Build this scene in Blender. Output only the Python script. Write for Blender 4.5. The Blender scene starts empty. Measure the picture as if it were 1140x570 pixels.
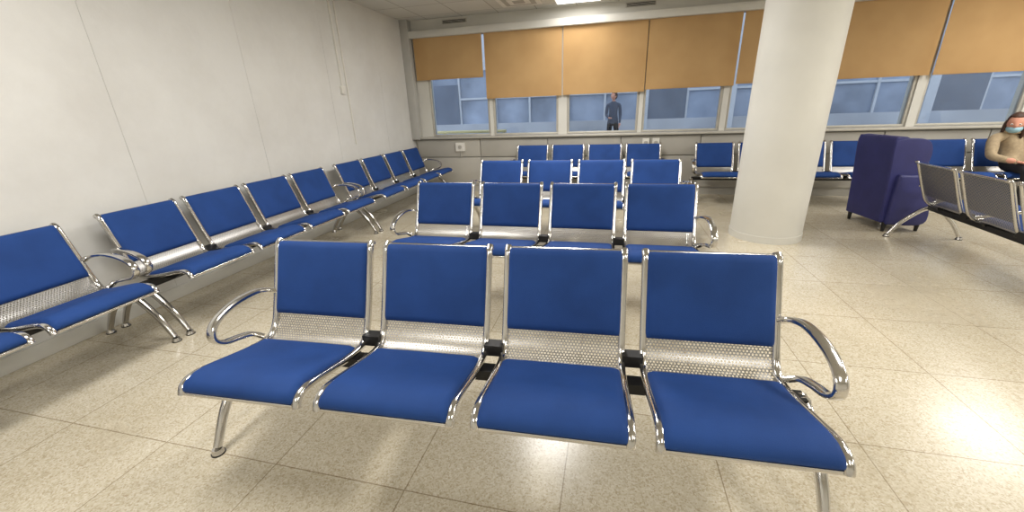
import bpy, bmesh, math
from mathutils import Vector, Matrix, Quaternion
scene=bpy.context.scene
scene.view_settings.view_transform='Standard'
scene.view_settings.look='None'
COL=scene.collection

# ------------------------------------------------------------------ camera
F,PIT,YAW,ROL,CH=442.8952,.3532,.2475,.0370,1.3793
cd=bpy.data.cameras.new('camera'); cam=bpy.data.objects.new('camera',cd); COL.objects.link(cam)
cd.sensor_width=36; cd.lens=F/1140*36; cd.clip_start=.02
cam.matrix_world=Matrix.Translation((0,0,CH))@Matrix.Rotation(YAW,4,'Z')@Matrix.Rotation(math.pi/2-PIT,4,'X')@Matrix.Rotation(-ROL,4,'Z')
scene.camera=cam

def lin(c):
    return tuple(((x/255)/12.92 if x/255<=.04045 else ((x/255+.055)/1.055)**2.4) for x in c)+(1,)

# ------------------------------------------------------------------ materials
def newmat(name):
    m=bpy.data.materials.new(name); m.use_nodes=True
    nt=m.node_tree; b=nt.nodes['Principled BSDF']; return m,nt,b
def N(nt,t,**kw):
    n=nt.nodes.new(t)
    for k,v in kw.items():
        if hasattr(n,k): setattr(n,k,v)
        else: n.inputs[k].default_value=v
    return n
def L(nt,a,b): nt.links.new(a,b)
def ramp(nt,fac,stops):
    r=nt.nodes.new('ShaderNodeValToRGB'); cr=r.color_ramp
    while len(cr.elements)<len(stops): cr.elements.new(.5)
    for e,(p,c) in zip(cr.elements,stops): e.position=p; e.color=c
    L(nt,fac,r.inputs[0]); return r.outputs[0]
def simple(name,rgb,rough=.5,metal=0,noise=0.06,scale=8,bump=0,spec=.5,bscale=200):
    m,nt,b=newmat(name)
    c=lin(rgb); tc=N(nt,'ShaderNodeTexCoord'); nz=N(nt,'ShaderNodeTexNoise'); nz.inputs['Scale'].default_value=scale; nz.inputs['Detail'].default_value=4
    L(nt,tc.outputs['Object'],nz.inputs['Vector'])
    lo=tuple(x*(1-noise) for x in c[:3])+(1,); hi=tuple(min(1,x*(1+noise)) for x in c[:3])+(1,)
    L(nt,ramp(nt,nz.outputs[0],[(.3,lo),(.7,hi)]),b.inputs['Base Color'])
    b.inputs['Roughness'].default_value=rough; b.inputs['Metallic'].default_value=metal; b.inputs['Specular IOR Level'].default_value=spec
    if bump:
        n2=N(nt,'ShaderNodeTexNoise'); n2.inputs['Scale'].default_value=bscale; L(nt,tc.outputs['Object'],n2.inputs['Vector'])
        bp=N(nt,'ShaderNodeBump'); bp.inputs['Strength'].default_value=bump; bp.inputs['Distance'].default_value=.002
        L(nt,n2.outputs[0],bp.inputs['Height']); L(nt,bp.outputs[0],b.inputs['Normal'])
    return m
M_vinyl=simple('blue_vinyl',(34,66,126),.68,0,.12,5,.45,.18,420)
M_chrome=simple('chrome',(205,203,200),.15,1,.03,10)
M_black=simple('black_steel',(22,22,24),.45,.2)
M_blackpad=simple('black_plastic',(18,18,20),.3)
M_paint=simple('cream_wall_paint',(208,206,198),.6,0,.05,2.0,.15)
M_jamb=simple('grey_jamb_paint',(178,176,170),.55,0,.05,3)
M_paint2=simple('grey_wall_paint',(172,168,159),.55,0,.05,3)
M_frame=simple('aluminium_frame',(188,184,174),.45,.2)
M_dark=simple('dark_slot',(40,38,36),.7)
M_white=simple('white_plastic',(225,222,214),.4)
M_purple=simple('purple_leatherette',(48,50,104),.5,0,.12,6,.4,.4,180)
M_skin=simple('skin',(205,145,122),.5,0,.05,10)
M_shirt=simple('beige_knit',(164,146,118),.9,0,.15,40,.6)
M_trouser=simple('black_fabric',(28,27,32),.85)
M_hair=simple('brown_hair',(66,42,30),.6,0,.3,60)
M_mask=simple('surgical_mask',(150,190,205),.7)
M_jean=simple('dark_coat',(62,72,92),.8)

def mat_perf():
    m,nt,b=newmat('perforated_steel')
    b.inputs['Base Color'].default_value=lin((172,170,168)); b.inputs['Metallic'].default_value=.9; b.inputs['Roughness'].default_value=.34
    uv=N(nt,'ShaderNodeUVMap'); 
    pitch=.0135
    def grid(off):
        a=N(nt,'ShaderNodeVectorMath',operation='MULTIPLY'); a.inputs[1].default_value=(1/pitch,1/(pitch*1.732),0); L(nt,uv.outputs[0],a.inputs[0])
        o=N(nt,'ShaderNodeVectorMath',operation='ADD'); o.inputs[1].default_value=(off,off,0); L(nt,a.outputs[0],o.inputs[0])
        fr=N(nt,'ShaderNodeVectorMath',operation='FRACTION'); L(nt,o.outputs[0],fr.inputs[0])
        s=N(nt,'ShaderNodeVectorMath',operation='SUBTRACT'); s.inputs[1].default_value=(.5,.5,0); L(nt,fr.outputs[0],s.inputs[0])
        s2=N(nt,'ShaderNodeVectorMath',operation='MULTIPLY'); s2.inputs[1].default_value=(1,1.732,0); L(nt,s.outputs[0],s2.inputs[0])
        ln=N(nt,'ShaderNodeVectorMath',operation='LENGTH'); L(nt,s2.outputs[0],ln.inputs[0]); return ln.outputs['Value']
    mn=N(nt,'ShaderNodeMath',operation='MINIMUM'); L(nt,grid(0.0),mn.inputs[0]); L(nt,grid(.5),mn.inputs[1])
    lt=N(nt,'ShaderNodeMath',operation='GREATER_THAN'); lt.inputs[1].default_value=.32; L(nt,mn.outputs[0],lt.inputs[0])
    L(nt,lt.outputs[0],b.inputs['Alpha'])
    return m
M_perf=mat_perf()

def mat_floor():
    m,nt,b=newmat('terrazzo_tiles')
    tc=N(nt,'ShaderNodeTexCoord')
    def vor(sc,stops):
        v=N(nt,'ShaderNodeTexVoronoi'); v.inputs['Scale'].default_value=sc; L(nt,tc.outputs['Object'],v.inputs['Vector'])
        sep=N(nt,'ShaderNodeSeparateColor'); L(nt,v.outputs['Color'],sep.inputs[0]); return ramp(nt,sep.outputs[0],stops)
    chips=vor(170,[(0,lin((184,171,147))),(.15,lin((194,183,160))),(.4,lin((204,195,174))),(.75,lin((210,202,183))),(1,lin((218,212,196)))])
    c2=vor(60,[(0,(.9,.88,.84,1)),(.12,(.96,.95,.93,1)),(.3,(1,1,1,1))])
    n=N(nt,'ShaderNodeTexNoise'); n.inputs['Scale'].default_value=1.1; n.inputs['Detail'].default_value=7; n.inputs['Roughness'].default_value=.6; L(nt,tc.outputs['Object'],n.inputs['Vector'])
    st=ramp(nt,n.outputs[0],[(.3,(.84,.82,.78,1)),(.62,(1,1,1,1))])
    def mul(a,c):
        mx=N(nt,'ShaderNodeMix',data_type='RGBA',blend_type='MULTIPLY'); mx.inputs[0].default_value=1; L(nt,a,mx.inputs[6]); L(nt,c,mx.inputs[7]); return mx.outputs[2]
    br=N(nt,'ShaderNodeTexBrick'); br.offset=0; br.inputs['Color1'].default_value=(1,1,1,1); br.inputs['Color2'].default_value=(.92,.915,.9,1); br.inputs['Mortar'].default_value=(.55,.5,.43,1)
    br.inputs['Scale'].default_value=1; br.inputs['Mortar Size'].default_value=.0028; br.inputs['Mortar Smooth'].default_value=.3; br.inputs['Brick Width'].default_value=.6; br.inputs['Row Height'].default_value=.6
    mp=N(nt,'ShaderNodeMapping'); mp.inputs['Location'].default_value=(.12,.2,0); L(nt,tc.outputs['Object'],mp.inputs[0]); L(nt,mp.outputs[0],br.inputs['Vector'])
    L(nt,mul(mul(mul(chips,c2),st),br.outputs[0]),b.inputs['Base Color'])
    rr=ramp(nt,n.outputs[0],[(.3,(.30,.30,.30,1)),(.7,(.17,.17,.17,1))]); L(nt,rr,b.inputs['Roughness'])
    return m
M_floor=mat_floor()

def mat_leftwall():
    m,nt,b=newmat('painted_panel_wall')
    tc=N(nt,'ShaderNodeTexCoord')
    n=N(nt,'ShaderNodeTexNoise'); n.inputs['Scale'].default_value=1.1; n.inputs['Detail'].default_value=8; n.inputs['Roughness'].default_value=.65
    L(nt,tc.outputs['Object'],n.inputs['Vector'])
    L(nt,ramp(nt,n.outputs[0],[(.3,lin((208,206,201))),(.6,lin((220,219,215)))]),b.inputs['Base Color'])
    b.inputs['Roughness'].default_value=.5
    n2=N(nt,'ShaderNodeTexNoise'); n2.inputs['Scale'].default_value=14; n2.inputs['Detail'].default_value=6; L(nt,tc.outputs['Object'],n2.inputs['Vector'])
    bp=N(nt,'ShaderNodeBump'); bp.inputs['Strength'].default_value=.4; bp.inputs['Distance'].default_value=.008; L(nt,n2.outputs[0],bp.inputs['Height']); L(nt,bp.outputs[0],b.inputs['Normal'])
    return m
M_lwall=mat_leftwall()

def mat_ceiling():
    m,nt,b=newmat('ceiling_tiles')
    tc=N(nt,'ShaderNodeTexCoord')
    br=N(nt,'ShaderNodeTexBrick'); br.offset=0; br.inputs['Color1'].default_value=lin((208,206,198)); br.inputs['Color2'].default_value=lin((203,201,193)); br.inputs['Mortar'].default_value=lin((165,160,150))
    br.inputs['Scale'].default_value=1; br.inputs['Mortar Size'].default_value=.008; br.inputs['Brick Width'].default_value=.6; br.inputs['Row Height'].default_value=.6
    L(nt,tc.outputs['Object'],br.inputs['Vector']); L(nt,br.outputs[0],b.inputs['Base Color']); b.inputs['Roughness'].default_value=.8
    return m
M_ceil=mat_ceiling()

def mat_blind():
    m,nt,b=newmat('roller_blind_fabric')
    tc=N(nt,'ShaderNodeTexCoord'); w=N(nt,'ShaderNodeTexNoise'); w.inputs['Scale'].default_value=3; L(nt,tc.outputs['Object'],w.inputs['Vector'])
    c=ramp(nt,w.outputs[0],[(.3,lin((188,150,100))),(.7,lin((199,161,110)))]); L(nt,c,b.inputs['Base Color']); b.inputs['Roughness'].default_value=.85
    tr=N(nt,'ShaderNodeBsdfTranslucent'); tr.inputs[0].default_value=lin((205,165,110))
    mx=N(nt,'ShaderNodeMixShader'); mx.inputs[0].default_value=.2; out=nt.nodes['Material Output']
    L(nt,b.outputs[0],mx.inputs[1]); L(nt,tr.outputs[0],mx.inputs[2]); L(nt,mx.outputs[0],out.inputs[0])
    return m
M_blind=mat_blind()
def mat_glass():
    m,nt,b=newmat('window_glass'); out=nt.nodes['Material Output']
    t=N(nt,'ShaderNodeBsdfTransparent'); t.inputs[0].default_value=(.86,.90,.93,1); g=N(nt,'ShaderNodeBsdfGlossy'); g.inputs['Roughness'].default_value=.03
    fr=N(nt,'ShaderNodeFresnel'); fr.inputs[0].default_value=1.45
    mx=N(nt,'ShaderNodeMixShader'); L(nt,fr.outputs[0],mx.inputs[0]); L(nt,t.outputs[0],mx.inputs[1]); L(nt,g.outputs[0],mx.inputs[2]); L(nt,mx.outputs[0],out.inputs[0])
    return m
M_glass=mat_glass()
def mat_emit(name,c,s):
    m,nt,b=newmat(name); b.inputs['Base Color'].default_value=c; b.inputs['Emission Color'].default_value=c; b.inputs['Emission Strength'].default_value=s; return m
M_lamp=mat_emit('light_diffuser',(1,.98,.94,1),2.5)
M_facade=simple('pale_grey_facade',(176,180,188),.7,0,.2,.6)
M_facade2=simple('white_facade_trim',(192,197,205),.6)
M_fglass=simple('facade_glass',(140,152,172),.4,0,.4,.9)
M_fdark=simple('facade_dark_panel',(104,114,132),.6,0,.2,1)
M_yellow=simple('yellow_rail',(205,192,140),.5)
M_pave=simple('outdoor_paving',(160,164,170),.8)

# ------------------------------------------------------------------ mesh helpers
class MB:
    def __init__(s): s.v=[]; s.f=[]; s.m=[]; s.uv={}
    def add(s,vs,fs,mi=0,uvs=None):
        o=len(s.v); s.v+= [tuple(v) for v in vs]
        for f in fs:
            s.f.append(tuple(o+i for i in f)); s.m.append(mi)
        if uvs:
            for i,u in enumerate(uvs): s.uv[o+i]=u
    def box(s,a,b,mi=0):
        x0,y0,z0=a; x1,y1,z1=b
        vs=[(x0,y0,z0),(x1,y0,z0),(x1,y1,z0),(x0,y1,z0),(x0,y0,z1),(x1,y0,z1),(x1,y1,z1),(x0,y1,z1)]
        s.add(vs,[(3,2,1,0),(4,5,6,7),(0,1,5,4),(1,2,6,5),(2,3,7,6),(3,0,4,7)],mi)
    def cyl(s,c,r,h,n=24,mi=0,r2=None):
        r2=r if r2 is None else r2; x,y,z=c; vs=[]
        for i in range(n):
            a=2*math.pi*i/n; vs.append((x+r*math.cos(a),y+r*math.sin(a),z))
        for i in range(n):
            a=2*math.pi*i/n; vs.append((x+r2*math.cos(a),y+r2*math.sin(a),z+h))
        fs=[(i,(i+1)%n,n+(i+1)%n,n+i) for i in range(n)]+[tuple(range(n))[::-1],tuple(range(n,2*n))]
        s.add(vs,fs,mi)
    def sweep(s,pts,a,b,side=(1,0,0),n=12,mi=0,taper=None):
        pts=[Vector(p) for p in pts]; side=Vector(side); vs=[]; K=len(pts)
        for k,p in enumerate(pts):
            t=(pts[min(k+1,K-1)]-pts[max(k-1,0)]).normalized()
            sd=(side-t*side.dot(t)).normalized(); up=t.cross(sd)
            q=taper(k/(K-1)) if taper else 1
            for i in range(n):
                an=2*math.pi*i/n; ca,sa=math.cos(an),math.sin(an)
                e=.7
                vs.append(p+sd*(a*q*math.copysign(abs(ca)**e,ca))+up*(b*q*math.copysign(abs(sa)**e,sa)))
        fs=[]
        for k in range(K-1):
            for i in range(n):
                j=(i+1)%n; fs.append((k*n+i,k*n+j,(k+1)*n+j,(k+1)*n+i))
        fs.append(tuple(range(n))[::-1]); fs.append(tuple((K-1)*n+i for i in range(n)))
        s.add(vs,fs,mi)
    def mesh(s,name,mats,smooth=False,angle=40):
        me=bpy.data.meshes.new(name); me.from_pydata(s.v,[],s.f)
        for m in mats: me.materials.append(m)
        me.polygons.foreach_set('material_index',s.m)
        if s.uv:
            ul=me.uv_layers.new(name='UVMap')
            for l in me.loops: ul.data[l.index].uv=s.uv.get(l.vertex_index,(0,0))
        bm=bmesh.new(); bm.from_mesh(me); bmesh.ops.recalc_face_normals(bm,faces=bm.faces)
        if smooth:
            for f in bm.faces: f.smooth=True
            for e in bm.edges:
                if len(e.link_faces)==2 and e.calc_face_angle(0)>math.radians(angle): e.smooth=False
        bm.to_mesh(me); bm.free(); return me
def obj(name,me,parent=None,loc=None):
    o=bpy.data.objects.new(name,me); COL.objects.link(o)
    if parent: o.parent=parent
    if loc: o.location=loc
    return o
def empty(name,loc=(0,0,0),rz=0,scale=(1,1,1)):
    o=bpy.data.objects.new(name,None); COL.objects.link(o); o.location=loc; o.rotation_euler=(0,0,rz); o.scale=scale; o.empty_display_size=.1; return o
def bevel(o,w,seg=3):
    m=o.modifiers.new('b','BEVEL'); m.width=w; m.segments=seg; m.limit_method='ANGLE'
    for p in o.data.polygons: p.use_smooth=True
def crom(pts,n=6):
    P=[Vector(p) for p in pts]; P=[P[0]*2-P[1]]+P+[P[-1]*2-P[-2]]; out=[]
    for i in range(1,len(P)-2):
        for k in range(n):
            t=k/n; a,b,c,d=P[i-1:i+3]
            out.append(.5*((2*b)+(c-a)*t+(2*a-5*b+4*c-d)*t*t+(-a+3*b-3*c+d)*t**3))
    out.append(P[-2]); return out

# ------------------------------------------------------------------ bench
PITCH,W=.58,.515
TW=3*PITCH+W
ctrl=[(-.012,.799),(.0,.806),(.014,.790),(.040,.72),(.080,.61),(.122,.50),(.155,.425),(.195,.385),(.245,.377),(.34,.389),(.46,.415),(.56,.437),(.610,.438),(.638,.422),(.648,.398)]
prof=[Vector((p.x,p.y,0)) for p in crom([(a,b,0) for a,b in ctrl],6)]
S=[0]
for a,b in zip(prof,prof[1:]): S.append(S[-1]+(b-a).length)
def at(s):
    s=max(0,min(S[-1],s))
    for i in range(len(S)-1):
        if s<=S[i+1]: break
    t=(s-S[i])/(S[i+1]-S[i]+1e-9); p=prof[i].lerp(prof[i+1],t)
    i0=max(i-1,0); i1=min(i+2,len(prof)-1); tg=(prof[i1]-prof[i0]).normalized()
    return p.x,p.y,-tg.y,tg.x
def s_at(cond):
    for i in range(2001):
        s=S[-1]*i/2000; d,z,_,_=at(s)
        if cond(d,z): return s
    return S[-1]
sA=s_at(lambda d,z:d>0.002 and z<.804); sB=s_at(lambda d,z:d>.02 and z<.475); sC=s_at(lambda d,z:d>.245); sD=S[-1]-.012
def spaced(a,b,r,nm):
    e=[0,.04,.12,.25,.45,.7,1]
    return [a+r*x for x in e]+[a+r+(b-a-2*r)*i/nm for i in range(1,nm)]+[b-r*x for x in reversed(e)]
def cushion(mb,u0,u1,s0,s1,T=.034,r=.03):
    us=spaced(u0,u1,r,5); ss=spaced(s0,s1,r,12); nu,ns=len(us),len(ss)
    top=[];bot=[]
    for s in ss:
        d,z,nd,nz=at(s)
        for u in us:
            du=min(u-u0,u1-u)/r; ds=min(s-s0,s1-s)/r
            q=lambda x: math.sqrt(max(0,1-(1-min(x,1))**2))
            h=q(du)*q(ds)
            cu=((u-u0)/(u1-u0)-.5)*2; cs=((s-s0)/(s1-s0)-.5)*2
            h=T*(h*(.82+.18*(1-cu*cu)*(1-cs*cs)))+.003
            top.append((u,-(d+nd*h),z+nz*h)); bot.append((u,-(d+nd*.002),z+nz*.002))
    g=nu*ns; fs=[]
    for j in range(ns-1):
        for i in range(nu-1):
            a=j*nu+i; fs.append((a,a+1,a+nu+1,a+nu)); fs.append((g+a,g+a+nu,g+a+nu+1,g+a+1))
    for i in range(nu-1):
        fs.append((i,g+i,g+i+1,i+1)); a=(ns-1)*nu+i; fs.append((a,a+1,g+a+1,g+a))
    for j in range(ns-1):
        a=j*nu; fs.append((a,a+nu,g+a+nu,g+a)); a=j*nu+nu-1; fs.append((a,g+a,g+a+nu,a+nu))
    mb.add(top+bot,fs)
cu=MB(); pf=MB(); fr=MB(); bk=MB(); ar=MB(); lg=MB()
for k in range(4):
    o=k*PITCH
    cushion(cu,o+.015,o+W-.015,sA,sB,.030); cushion(cu,o+.017,o+W-.017,sC,sD)
    n=70; vs=[];uv=[]
    for i in range(n+1):
        s=S[-1]*i/n; d,z,nd,nz=at(s)
        for u in (.01,W-.01): vs.append((o+u,-d,z)); uv.append((u,s))
    pf.add(vs,[(2*i,2*i+1,2*i+3,2*i+2) for i in range(n)],0,uv)
    for u in (.010,W-.010):
        pts=[]
        for i in range(71):
            d,z,nd,nz=at(S[-1]*i/70); pts.append((o+u,-(d+nd*.002),z+nz*.002))
        fr.sweep(pts,.0150,.014,n=12)
    for sx in (.004,S[-1]-.004):
        d,z,nd,nz=at(sx); fr.sweep([(o+.011,-d,z),(o+W-.011,-d,z)],.008,.008,side=(0,0,1),n=10)
    for u in (.10,W-.10):
        bk.add([(o+u-.015,-.21,.368),(o+u+.015,-.21,.368),(o+u+.015,-.50,.410),(o+u-.015,-.50,.410),(o+u-.015,-.22,.345),(o+u+.015,-.22,.345),(o+u+.015,-.38,.345),(o+u-.015,-.38,.345)],
            [(0,1,2,3),(4,7,6,5),(0,4,5,1),(1,5,6,2),(2,6,7,3),(3,7,4,0)])
    if k<3: bk.box((o+W-.008,-.205,.375),(o+PITCH+.008,-.15,.425))
bk.box((-.06,-.29,.31),(TW+.06,-.23,.355))
for sg,base in ((-1,0),(1,TW)):
    U=lambda q: base+sg*q
    dz=-.045
    path=[(U(-.005),-.095,.615),(U(.03),-.115,.632),(U(.055),-.165,.642),(U(.062),-.26,.640),(U(.064),-.35,.618),(U(.064),-.405,.582),(U(.064),-.418,.535),(U(.062),-.38,.497),(U(.055),-.31,.480),(U(.035),-.26,.470),(U(-.005),-.235,.445)]
    path=[(a,b,c+dz) for a,b,c in path]
    ar.sweep(crom(path,7),.021,.0115,n=14)
    ul=U(.056)
    ft=crom([(ul,-.24,.335),(ul,-.34,.30),(ul,-.47,.17),(ul,-.555,.03)],7)
    rr=crom([(ul,-.28,.335),(ul,-.19,.30),(ul,-.06,.17),(ul,.03,.03)],7)
    tp=lambda t: 1.15-.35*t
    lg.sweep(ft,.019,.021,n=12,taper=tp); lg.sweep(rr,.019,.021,n=12,taper=tp)
    lg.cyl((ul,-.56,.004),.026,.022,mi=0,r2=.020); lg.cyl((ul,.035,.004),.026,.022,r2=.020)
    lg.cyl((ul,-.56,0),.028,.006,mi=1); lg.cyl((ul,.035,0),.028,.006,mi=1)
me_cu=cu.mesh('cushions',[M_vinyl],True,60); me_pf=pf.mesh('perforated_shell',[M_perf],True); me_fr=fr.mesh('side_frames',[M_chrome],True)
me_bk=bk.mesh('beam',[M_black]); me_ar=ar.mesh('armrests',[M_chrome],True); me_lg=lg.mesh('legs',[M_chrome,M_blackpad],True)
def bench(x,y,rz,zs=1):
    e=empty('tandem_seating_bench',(x,y,0),rz,(1,1,zs))
    for nm,me in (('cushions',me_cu),('perforated_shell',me_pf),('side_frames',me_fr),('beam',me_bk),('armrests',me_ar),('legs',me_lg)):
        obj(nm,me,e)
    return e
bench(-1.5898,1.5602,.0444)
bench(-1.6198,3.189,0); bench(-1.5184,4.6741,0); bench(-1.5189,6.67,0)
R90=math.pi/2
XL=-3.3274
bench(XL,1.6536-TW,R90); bench(XL,1.8593,R90); bench(XL,4.3389,R90)
bench(1.22,6.62,0); bench(3.97,6.62,0)
ang=R90-.06
bench(2.86-TW*math.cos(ang),4.70-TW*math.sin(ang),ang,.955)

# ------------------------------------------------------------------ room shell
XW,H,YB=-3.4474,2.791,6.858
XR,YF=8.5,-3.5
def wallobj(name,boxes,mats,bev=0):
    mb=MB()
    for b in boxes: mb.box(b[0],b[1],b[2] if len(b)>2 else 0)
    o=obj(name,mb.mesh(name,mats)); 
    if bev: bevel(o,bev,2)
    return o
wallobj('floor',[((XW-.2,YF-.2,-.1),(XR+.2,YB+.2,0))],[M_floor])
wallobj('ceiling',[((XW-.2,YF-.2,H),(XR+.2,YB+.2,H+.1))],[M_ceil])
lw=MB(); ys=[YF-.2]+[2.27+1.22*k for k in range(-4,4)]+[YB+.2]
for a,b in zip(ys,ys[1:]): lw.box((XW-.15,a+.002,0),(XW,b-.002,H))
lw.box((XW-.2,YF-.2,0),(XW-.004,YB+.2,H))
obj('wall_left',lw.mesh('wall_left',[M_lwall]))
wallobj('wall_right',[((XR,YF-.2,0),(XR+.2,YB+.2,H))],[M_paint])
wallobj('wall_front',[((XW-.2,YF-.2,0),(XR+.2,YF,H))],[M_paint])
wins=[(-3.10,-2.03),(-1.97,-.87),(-.73,.38),(.44,1.56),(1.64,2.73),(2.82,3.92),(4.02,5.14),(5.22,6.32),(6.4,7.5)]
ZS,ZT=1.0,2.56
bx=[((XW-.2,YB,0),(XR+.2,YB+.2,ZS-.06),1),((XW-.2,YB,ZT),(XR+.2,YB+.2,H))]
ed=[XW-.2]+[v for w in wins for v in w]+[XR+.2]
for i in range(0,len(ed),2): bx.append(((ed[i],YB+.01,ZS-.06),(ed[i+1],YB+.2,ZT)))
wallobj('wall_back',bx,[M_paint,M_paint2])
wallobj('trim_1',[((XW,YB-.09,ZS-.07),(XR,YB+.02,ZS-.035))],[M_frame],.004)
mb=MB(); x=XW+.05
while x<XR-.3:
    x2=min(x+1.17,XR-.02); mb.box((x,YB-.03,.62),(x2,YB,.91)); mb.box((x,YB-.02,.12),(x2,YB,.605)); x=x2+.012
o=obj('trim_2',mb.mesh('trim_2',[M_paint2])); bevel(o,.003,2)
wallobj('baseboard_back',[((XW,YB-.015,0),(XR,YB,.09))],[M_paint2])
wallobj('baseboard_left',[((XW,YF,0),(XW+.012,YB,.10))],[M_paint],.003)
wallobj('trim_3',[((XW,YB-.12,2.52),(XR,YB,2.62))],[M_paint],.004)
wallobj('trim_4',[((XW,YB-.13,.93),(XW+.14,YB,H-.001))],[M_jamb],.004)
for i,(a,b) in enumerate(wins):
    e=empty('window_%d'%(i+1),(0,0,0))
    mb=MB(); y0,y1=YB+.03,YB+.09; t=.035
    z0,z1=ZS-.035,ZT
    mb.box((a,y0,z0),(b,y1,z0+t)); mb.box((a,y0,z1-t),(b,y1,z1)); mb.box((a,y0,z0+t),(a+t,y1,z1-t)); mb.box((b-t,y0,z0+t),(b,y1,z1-t))
    f=obj('frame',mb.mesh('frame',[M_frame]),e); bevel(f,.004,2)
    g=MB(); g.box((a+t,YB+.055,z0+t),(b-t,YB+.06,z1-t)); obj('pane',g.mesh('pane',[M_glass]),e)
bl=[(-3.27,-2.09,1.90),(-2.05,-.81,1.57),(-.79,.435,1.575),(.45,1.665,1.60),(1.69,2.83,1.62),(2.86,3.98,1.62),(4.02,5.2,1.62),(5.23,6.4,1.62),(6.43,7.6,1.62)]
for a,b,z in bl:
    e=empty('roller_blind',(0,0,0)); 
    mb=MB(); nx=24; vs=[]; fs=[]
    yy=YB-.05
    for j,zz in enumerate((2.55,z)):
        for i in range(nx+1):
            t=i/nx; vs.append((a+(b-a)*t, yy+.003*math.sin(t*9+a), zz))
    fs=[(i,i+1,nx+2+i,nx+1+i) for i in range(nx)]
    mb.add(vs,fs); obj('fabric',mb.mesh('fabric',[M_blind],True),e)
    mb=MB(); mb.box((a,yy-.008,z-.012),(b,yy+.008,z+.012)); o=obj('bottom_bar',mb.mesh('bottom_bar',[M_blind]),e)
    mb=MB(); mb.sweep([(a,yy+.005,2.56),(b,yy+.005,2.56)],.02,.02,side=(0,0,1)); obj('roller_tube',mb.mesh('roller_tube',[M_frame],True),e)
mb=MB(); mb.cyl((1.655,4.66,0),.335,H,n=96); mb.cyl((1.655,4.66,0),.341,.07,n=96)
obj('round_column',mb.mesh('round_column',[M_paint],True))
for x0 in (-2.75,.1,3.0):
    mb=MB(); mb.box((x0,YB-.012,2.70),(x0+.42,YB,2.76),0)
    for k in range(3): mb.box((x0+.015,YB-.016,2.708+k*.016),(x0+.405,YB-.012,2.716+k*.016),1)
    obj('air_grille',mb.mesh('air_grille',[M_frame,M_dark]))
mb=MB(); cx,cy=-1.35,6.25
for k,r in enumerate((.29,.22,.15,.08)): 
    mb.box((cx-r,cy-r,H-.012-.004*k),(cx+r,cy+r,H-.008-.004*k+.004),k%2)
obj('ceiling_diffuser',mb.mesh('ceiling_diffuser',[M_white,M_paint2]))
e=empty('wall_conduit'); 
mb=MB(); mb.box((XW,4.93,1.72),(XW+.022,4.955,H)); mb.box((XW,5.04,1.0),(XW+.018,5.058,H)); mb.box((XW,4.90,1.64),(XW+.035,4.98,1.74)); o=obj('trunking',mb.mesh('trunking',[M_white]),e); bevel(o,.003,2)
for x0,w_,z0 in ((-2.66,.16,.72),(.47,.10,.74),(.62,.10,.74)):
    mb=MB(); mb.box((x0,YB-.075,z0),(x0+w_,YB-.03,z0+.14),0); mb.cyl((x0+w_*.5,YB-.05,z0-.11),.009,.11,mi=1,n=12)
    mb.sweep([(x0+w_*.5,YB-.09,z0+.07),(x0+w_*.5,YB-.07,z0+.07)],.03,.03,mi=1,side=(0,0,1))
    o=obj('wall_socket',mb.mesh('wall_socket',[M_white,M_paint2],True))
def ceil_light(x,y,P=60,w=.6,l=.6):
    e=empty('ceiling_light',(x,y,H)); mb=MB()
    mb.box((-w/2-.02,-l/2-.02,-.02),(w/2+.02,l/2+.02,0),0); mb.box((-w/2,-l/2,-.026),(w/2,l/2,-.02),1)
    obj('panel',mb.mesh('panel',[M_white,M_lamp]),e)
    ld=bpy.data.lights.new('lamp','AREA'); ld.shape='RECTANGLE'; ld.size=w*.95; ld.size_y=l*.95; ld.energy=P; ld.color=(1,.975,.935)
    lo=bpy.data.objects.new('lamp',ld); COL.objects.link(lo); lo.parent=e; lo.location=(0,0,-.035)
ceil_light(-.55,6.28,12)
ceil_light(-.6,4.45,78,.6,1.2)
ceil_light(-1.9,1.3,42,.6,1.2)
ceil_light(2.5,2.1,58,.6,1.2)
ceil_light(4.75,5.25,40,.6,1.2)
ceil_light(5.4,2.4,60,.6,1.2)
ceil_light(1.6,-1.2,28,.6,1.2)
ceil_light(-1.6,-1.9,48,.6,1.2)  # unseen panel, added to brighten the left wall
ceil_light(4.6,-1.2,40,.6,1.2)
ceil_light(7.3,4.3,60,.6,1.2)
ceil_light(7.3,.5,45,.6,1.2)

# ------------------------------------------------------------------ armchair
e=empty('wingback_armchair',(2.865,4.93,0),math.radians(8),(.86,1,1))
def prism(poly,y0,y1):
    mb=MB(); n=len(poly); vs=[(x,y0,z) for x,z in poly]+[(x,y1,z) for x,z in poly]
    mb.add(vs,[tuple(range(n)),tuple(range(n,2*n))[::-1]]+[(i,(i+1)%n,n+(i+1)%n,n+i) for i in range(n)]); return mb
def crom2(pts,n=4): return [(p.x,p.y) for p in crom([(a,b,0) for a,b in pts],n)]
wing=crom2([(.0,.10),(.26,.12),(.27,.50),(.30,.62),(.335,.74),(.335,.84),(.29,.925),(.20,.96),(.06,.965),(-.06,.95),(-.085,.90),(-.05,.55),(-.01,.12)],4)
armp=crom2([(.02,.08),(.45,.08),(.465,.30),(.475,.47),(.50,.53),(.49,.585),(.44,.61),(.36,.60),(.22,.60),(.02,.61)],4)
for nm,y0,s in (('near',.02,-1),('far',.50,1)):
    o=obj('wing_'+nm,prism(wing,y0,y0+.06).mesh('wing_'+nm,[M_purple]),e); bevel(o,.02,5)
    ya=y0-.045 if s<0 else y0+.005
    o=obj('arm_'+nm,prism(armp,ya,ya+.10).mesh('arm_'+nm,[M_purple]),e); bevel(o,.028,5)
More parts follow.
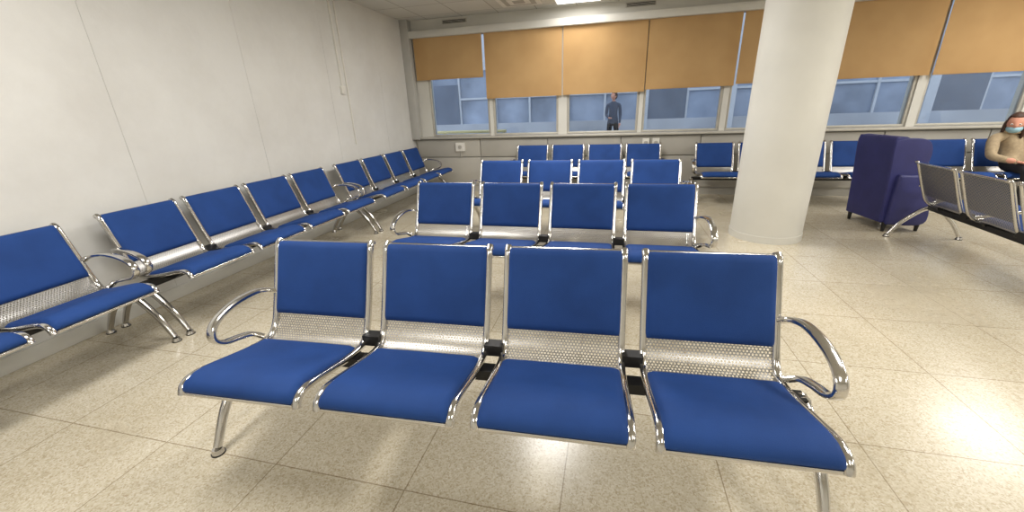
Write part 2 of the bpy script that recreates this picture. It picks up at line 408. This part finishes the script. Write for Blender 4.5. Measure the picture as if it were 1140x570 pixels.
o=obj('back',prism(crom2([(-.02,.10),(.12,.10),(.11,.5),(.09,.90),(.05,.975),(-.04,.98),(-.09,.93),(-.05,.5),(-.02,.11)],4),.03,.55).mesh('back',[M_purple]),e); bevel(o,.028,5)
mb=MB(); mb.box((.06,.06,.09),(.455,.52,.32)); o=obj('seat_base',mb.mesh('seat_base',[M_purple]),e); bevel(o,.02,3)
mb=MB(); mb.box((.08,.085,.32),(.49,.495,.45)); o=obj('seat_cushion',mb.mesh('seat_cushion',[M_purple]),e); bevel(o,.045,5)
mb=MB()
for a in (.04,.42):
    for b in (.02,.54): mb.cyl((a,b,0),.017,.10,r2=.026,n=14)
obj('feet',mb.mesh('feet',[M_blackpad],True),e)

# ------------------------------------------------------------------ people
def skin_mesh(name,V,E,R,mats,matfn,root=0,sub=2):
    me=bpy.data.meshes.new(name+'_s'); me.from_pydata(V,E,[]); o=bpy.data.objects.new(name+'_s',me); COL.objects.link(o)
    sk=o.modifiers.new('s','SKIN'); sk.use_smooth_shade=True
    for i,r in enumerate(R):
        q=me.skin_vertices[0].data[i]; q.radius=(r,r) if not isinstance(r,tuple) else r; q.use_root=(i==root)
    sb=o.modifiers.new('d','SUBSURF'); sb.levels=sub; sb.render_levels=sub
    dg=bpy.context.evaluated_depsgraph_get(); dg.update()
    m2=bpy.data.meshes.new_from_object(o.evaluated_get(dg)); m2.name=name
    bpy.data.objects.remove(o)
    m2.materials.clear()
    for m in mats: m2.materials.append(m)
    for p in m2.polygons: p.material_index=matfn(p.center); p.use_smooth=True
    return m2
def hand(name,parent,o,d,nrm,thumb,mat):
    o,d,nrm,th=Vector(o),Vector(d).normalized(),Vector(nrm).normalized(),Vector(thumb).normalized()
    V=[o,o+d*.045,o+d*.075]; E=[(0,1),(1,2)]; R=[(.024,.016),(.034,.014),(.034,.012)]
    m=skin_mesh(name+'_palm',[tuple(v) for v in V],E,R,[mat],lambda c:0); obj(name+'_palm',m,parent)
    for k,(off,ln) in enumerate(((.028,.070),(.010,.078),(-.009,.072),(-.027,.056))):
        b=o+d*.065+th*off; p=[b,b+d*ln*.45-nrm*.004,b+d*ln*.75-nrm*.018,b+d*ln*.9-nrm*.034]
        m=skin_mesh(name+'_finger_%d'%k,[tuple(v) for v in p],[(0,1),(1,2),(2,3)],[.0095,.0088,.0080,.007],[mat],lambda c:0); obj(name+'_finger_%d'%k,m,parent)
    b=o+d*.02+th*.02; p=[b,b+d*.025+th*.022,b+d*.055+th*.028-nrm*.01]
    m=skin_mesh(name+'_thumb',[tuple(v) for v in p],[(0,1),(1,2)],[.012,.010,.008],[mat],lambda c:0); obj(name+'_thumb',m,parent)
def head(parent,c,face,mask=True,hair=M_hair,longhair=True):
    f=Vector(face).normalized(); up0=Vector((0,0,1)); sd=up0.cross(f).normalized(); up=f.cross(sd)
    Mx=Matrix((( sd.x,f.x,up.x,c[0]),(sd.y,f.y,up.y,c[1]),(sd.z,f.z,up.z,c[2]),(0,0,0,1)))
    bm=bmesh.new(); bmesh.ops.create_uvsphere(bm,u_segments=40,v_segments=28,radius=1)
    for v in bm.verts:
        x,y,z=v.co; X=x*.076; Y=y*.092; Z=z*.115
        if z<0:
            k=1+z*.32; X*=k; 
            if y>0: Y*=1+z*.10
            else: Y*=1+z*.45
        fy=max(0,y)
        Y+=fy**6*.014*math.exp(-((x)/.16)**2)*math.exp(-((z+.12)/.22)**2)*1.8
        Y-=.008*math.exp(-((abs(x)-.42)/.18)**2)*math.exp(-((z-.05)/.12)**2)*(1 if y>0 else 0)
        Y+=.006*math.exp(-(x/.3)**2)*math.exp(-((z+.48)/.08)**2)*(1 if y>0 else 0)
        v.co=(X,Y,Z)
    me=bpy.data.meshes.new('head'); bm.to_mesh(me); bm.free(); me.materials.append(M_skin); 
    for p in me.polygons: p.use_smooth=True
    o=obj('head',me,parent); o.matrix_local=Mx
    def ell(nm,cc,r,mat,cut=None):
        bm=bmesh.new(); bmesh.ops.create_uvsphere(bm,u_segments=32,v_segments=20,radius=1)
        for v in bm.verts: v.co=(v.co.x*r[0]+cc[0],v.co.y*r[1]+cc[1],v.co.z*r[2]+cc[2])
        if cut: bmesh.ops.delete(bm,geom=[v for v in bm.verts if cut(v.co)],context='VERTS')
        me=bpy.data.meshes.new(nm); bm.to_mesh(me); bm.free(); me.materials.append(mat)
        for p in me.polygons: p.use_smooth=True
        q=obj(nm,me,parent); q.matrix_local=Mx; return q
    h=ell('hair',(0,-.010,.014),(.085,.098,.116),hair,lambda v:(v.y>.035 and v.z<.075) or (v.y>-.005 and v.z<-.02) or v.z<-.09)
    sm=h.modifiers.new('t','SOLIDIFY'); sm.thickness=.008
    if longhair:
        ell('hair_back',(0,-.060,-.07),(.085,.055,.13),hair)
        ell('hair_side_l',(-.078,-.015,-.07),(.022,.04,.11),hair); ell('hair_side_r',(.078,-.015,-.07),(.022,.04,.11),hair)
    for s in (-1,1):
        ell('ear_%d'%(s+1),(s*.076,-.005,-.01),(.010,.018,.030),M_skin)
        ell('eye_%d'%(s+1),(s*.031,.078,.006),(.013,.010,.009),M_white); ell('iris_%d'%(s+1),(s*.031,.086,.006),(.005,.004,.005),M_black)
    if mask:
        ell('face_mask',(0,.012,-.055),(.068,.092,.052),M_mask,lambda v:v.y<.0)
def person_seated():
    e=empty('seated_person')
    V=[(4.79,6.28,.545),(4.77,6.31,.68),(4.71,6.31,.80),(4.67,6.27,.885),(4.655,6.235,.945),
       (4.53,6.28,.845),(4.455,6.13,.64),(4.60,5.97,.60),
       (4.84,6.30,.845),(4.96,6.15,.64),(4.82,5.97,.60),
       (4.69,6.22,.535),(4.665,5.86,.52),(4.66,5.82,.11),(4.66,5.68,.05),
       (4.90,6.22,.535),(4.92,5.86,.52),(4.93,5.82,.11),(4.93,5.68,.05),(4.61,6.27,.865),(4.76,6.29,.865)]
    E=[(0,1),(1,2),(2,3),(3,4),(2,19),(19,5),(5,6),(6,7),(2,20),(20,8),(8,9),(9,10),(0,11),(11,12),(12,13),(13,14),(0,15),(15,16),(16,17),(17,18)]
    R=[.130,.135,.135,.065,.048,.068,.054,.030,.068,.054,.030,.088,.062,.042,.036,.088,.062,.042,.036,.08,.08]
    def mf(c):
        if c.z<.09: return 3
        if c.z<.575 and c.y<6.22: return 2
        if c.z<.50: return 2
        if c.z>.93: return 0
        if c.y<6.0 and c.z<.66 and c.z>.56: return 0
        return 1
    m=skin_mesh('body',V,E,R,[M_skin,M_shirt,M_trouser,M_blackpad],mf)
    obj('body',m,e)
    mb=MB()
    ring=[(4.66+.062*math.cos(a),6.25+.062*math.sin(a),.925+.012*math.sin(a)) for a in [2*math.pi*i/24 for i in range(25)]]
    mb.sweep(ring,.014,.016,side=(0,0,1),n=10); obj('collar',mb.mesh('collar',[M_shirt],True),e)
    hand('hand_right',e,(4.60,5.97,.60),(.85,-.35,-.15),(0,-.2,1),(-.3,-.9,0),M_skin)
    hand('hand_left',e,(4.82,5.97,.60),(-.85,-.35,-.1),(0,-.2,1),(.3,-.9,0),M_skin)
    head(e,(4.645,6.215,1.015),(-.55,-.80,-.15))
person_seated()
def person_standing(x,y):
    e=empty('standing_person')
    P=lambda a,b,c:(x+a,y+b,c)
    V=[P(0,0,.95),P(0,0,1.15),P(0,0,1.35),P(0,0,1.47),P(0,0,1.54),P(-.17,0,1.40),P(-.20,-.02,1.13),P(-.12,-.2,1.05),P(.17,0,1.40),P(.20,0,1.13),P(.19,-.12,.90),P(-.09,0,.90),P(-.10,0,.5),P(-.10,.02,.09),P(-.10,-.14,.04),P(.09,0,.90),P(.12,0,.5),P(.12,.02,.09),P(.12,-.14,.04)]
    E=[(0,1),(1,2),(2,3),(3,4),(2,5),(5,6),(6,7),(2,8),(8,9),(9,10),(0,11),(11,12),(12,13),(13,14),(0,15),(15,16),(16,17),(17,18)]
    R=[.12,.11,.12,.06,.05,.055,.045,.03,.055,.045,.03,.09,.06,.04,.035,.09,.06,.04,.035]
    m=skin_mesh('body',V,E,R,[M_skin,M_jean,M_trouser,M_blackpad],lambda c:0 if c.z>1.5 else (1 if c.z>.9 else (2 if c.z>.07 else 3)))
    obj('body',m,e)
    hand('hand_right',e,V[7],(.4,-.9,.1),(0,0,1),(1,0,0),M_skin); hand('hand_left',e,V[10],(0,-.3,-1),(1,0,0),(0,-1,0),M_skin)
    head(e,(x,y-.02,1.63),(-.8,-.6,0),False,longhair=False)

# ------------------------------------------------------------------ outside
wallobj('ground_outside',[((-16,YB+.21,-.3),(26,26,-.0))],[M_pave])
yo=13.6
bx=[((-16,yo,-.02),(26,yo+.3,.95),0),((-16,yo,2.6),(26,yo+.3,6),1),((-16,yo+.12,.95),(26,yo+.3,2.6),2)]
x=-16; k=0
while x<26:
    bx.append(((x,yo-.05,-.02),(x+.22,yo+.2,6),1)); bx.append(((x+1.3,yo+.05,.95),(x+1.36,yo+.2,2.6),1))
    bx.append(((x+.22,yo+.06,1.72),(x+2.4,yo+.15,1.78),1))
    if k%3==1: bx.append(((x+.22,yo+.02,.0),(x+1.3,yo+.14,2.2),3))
    x+=2.4; k+=1
wallobj('facade_opposite',bx,[M_facade,M_facade2,M_fglass,M_fdark])
mb=MB()
for z in (.95,.55): mb.sweep([(-9,8.6,z),(-2.2,8.6,z)],.03,.03,side=(0,0,1))
for i in range(6): mb.cyl((-9+i*1.35,8.6,0),.02,.95,n=12)
obj('handrail_outside',mb.mesh('handrail_outside',[M_yellow],True))
person_standing(.0,12.6)

# ------------------------------------------------------------------ world
w=bpy.data.worlds.new('world'); scene.world=w; w.use_nodes=True
bg=w.node_tree.nodes['Background']; bg.inputs[0].default_value=(.84,.90,1,1); bg.inputs[1].default_value=1.7
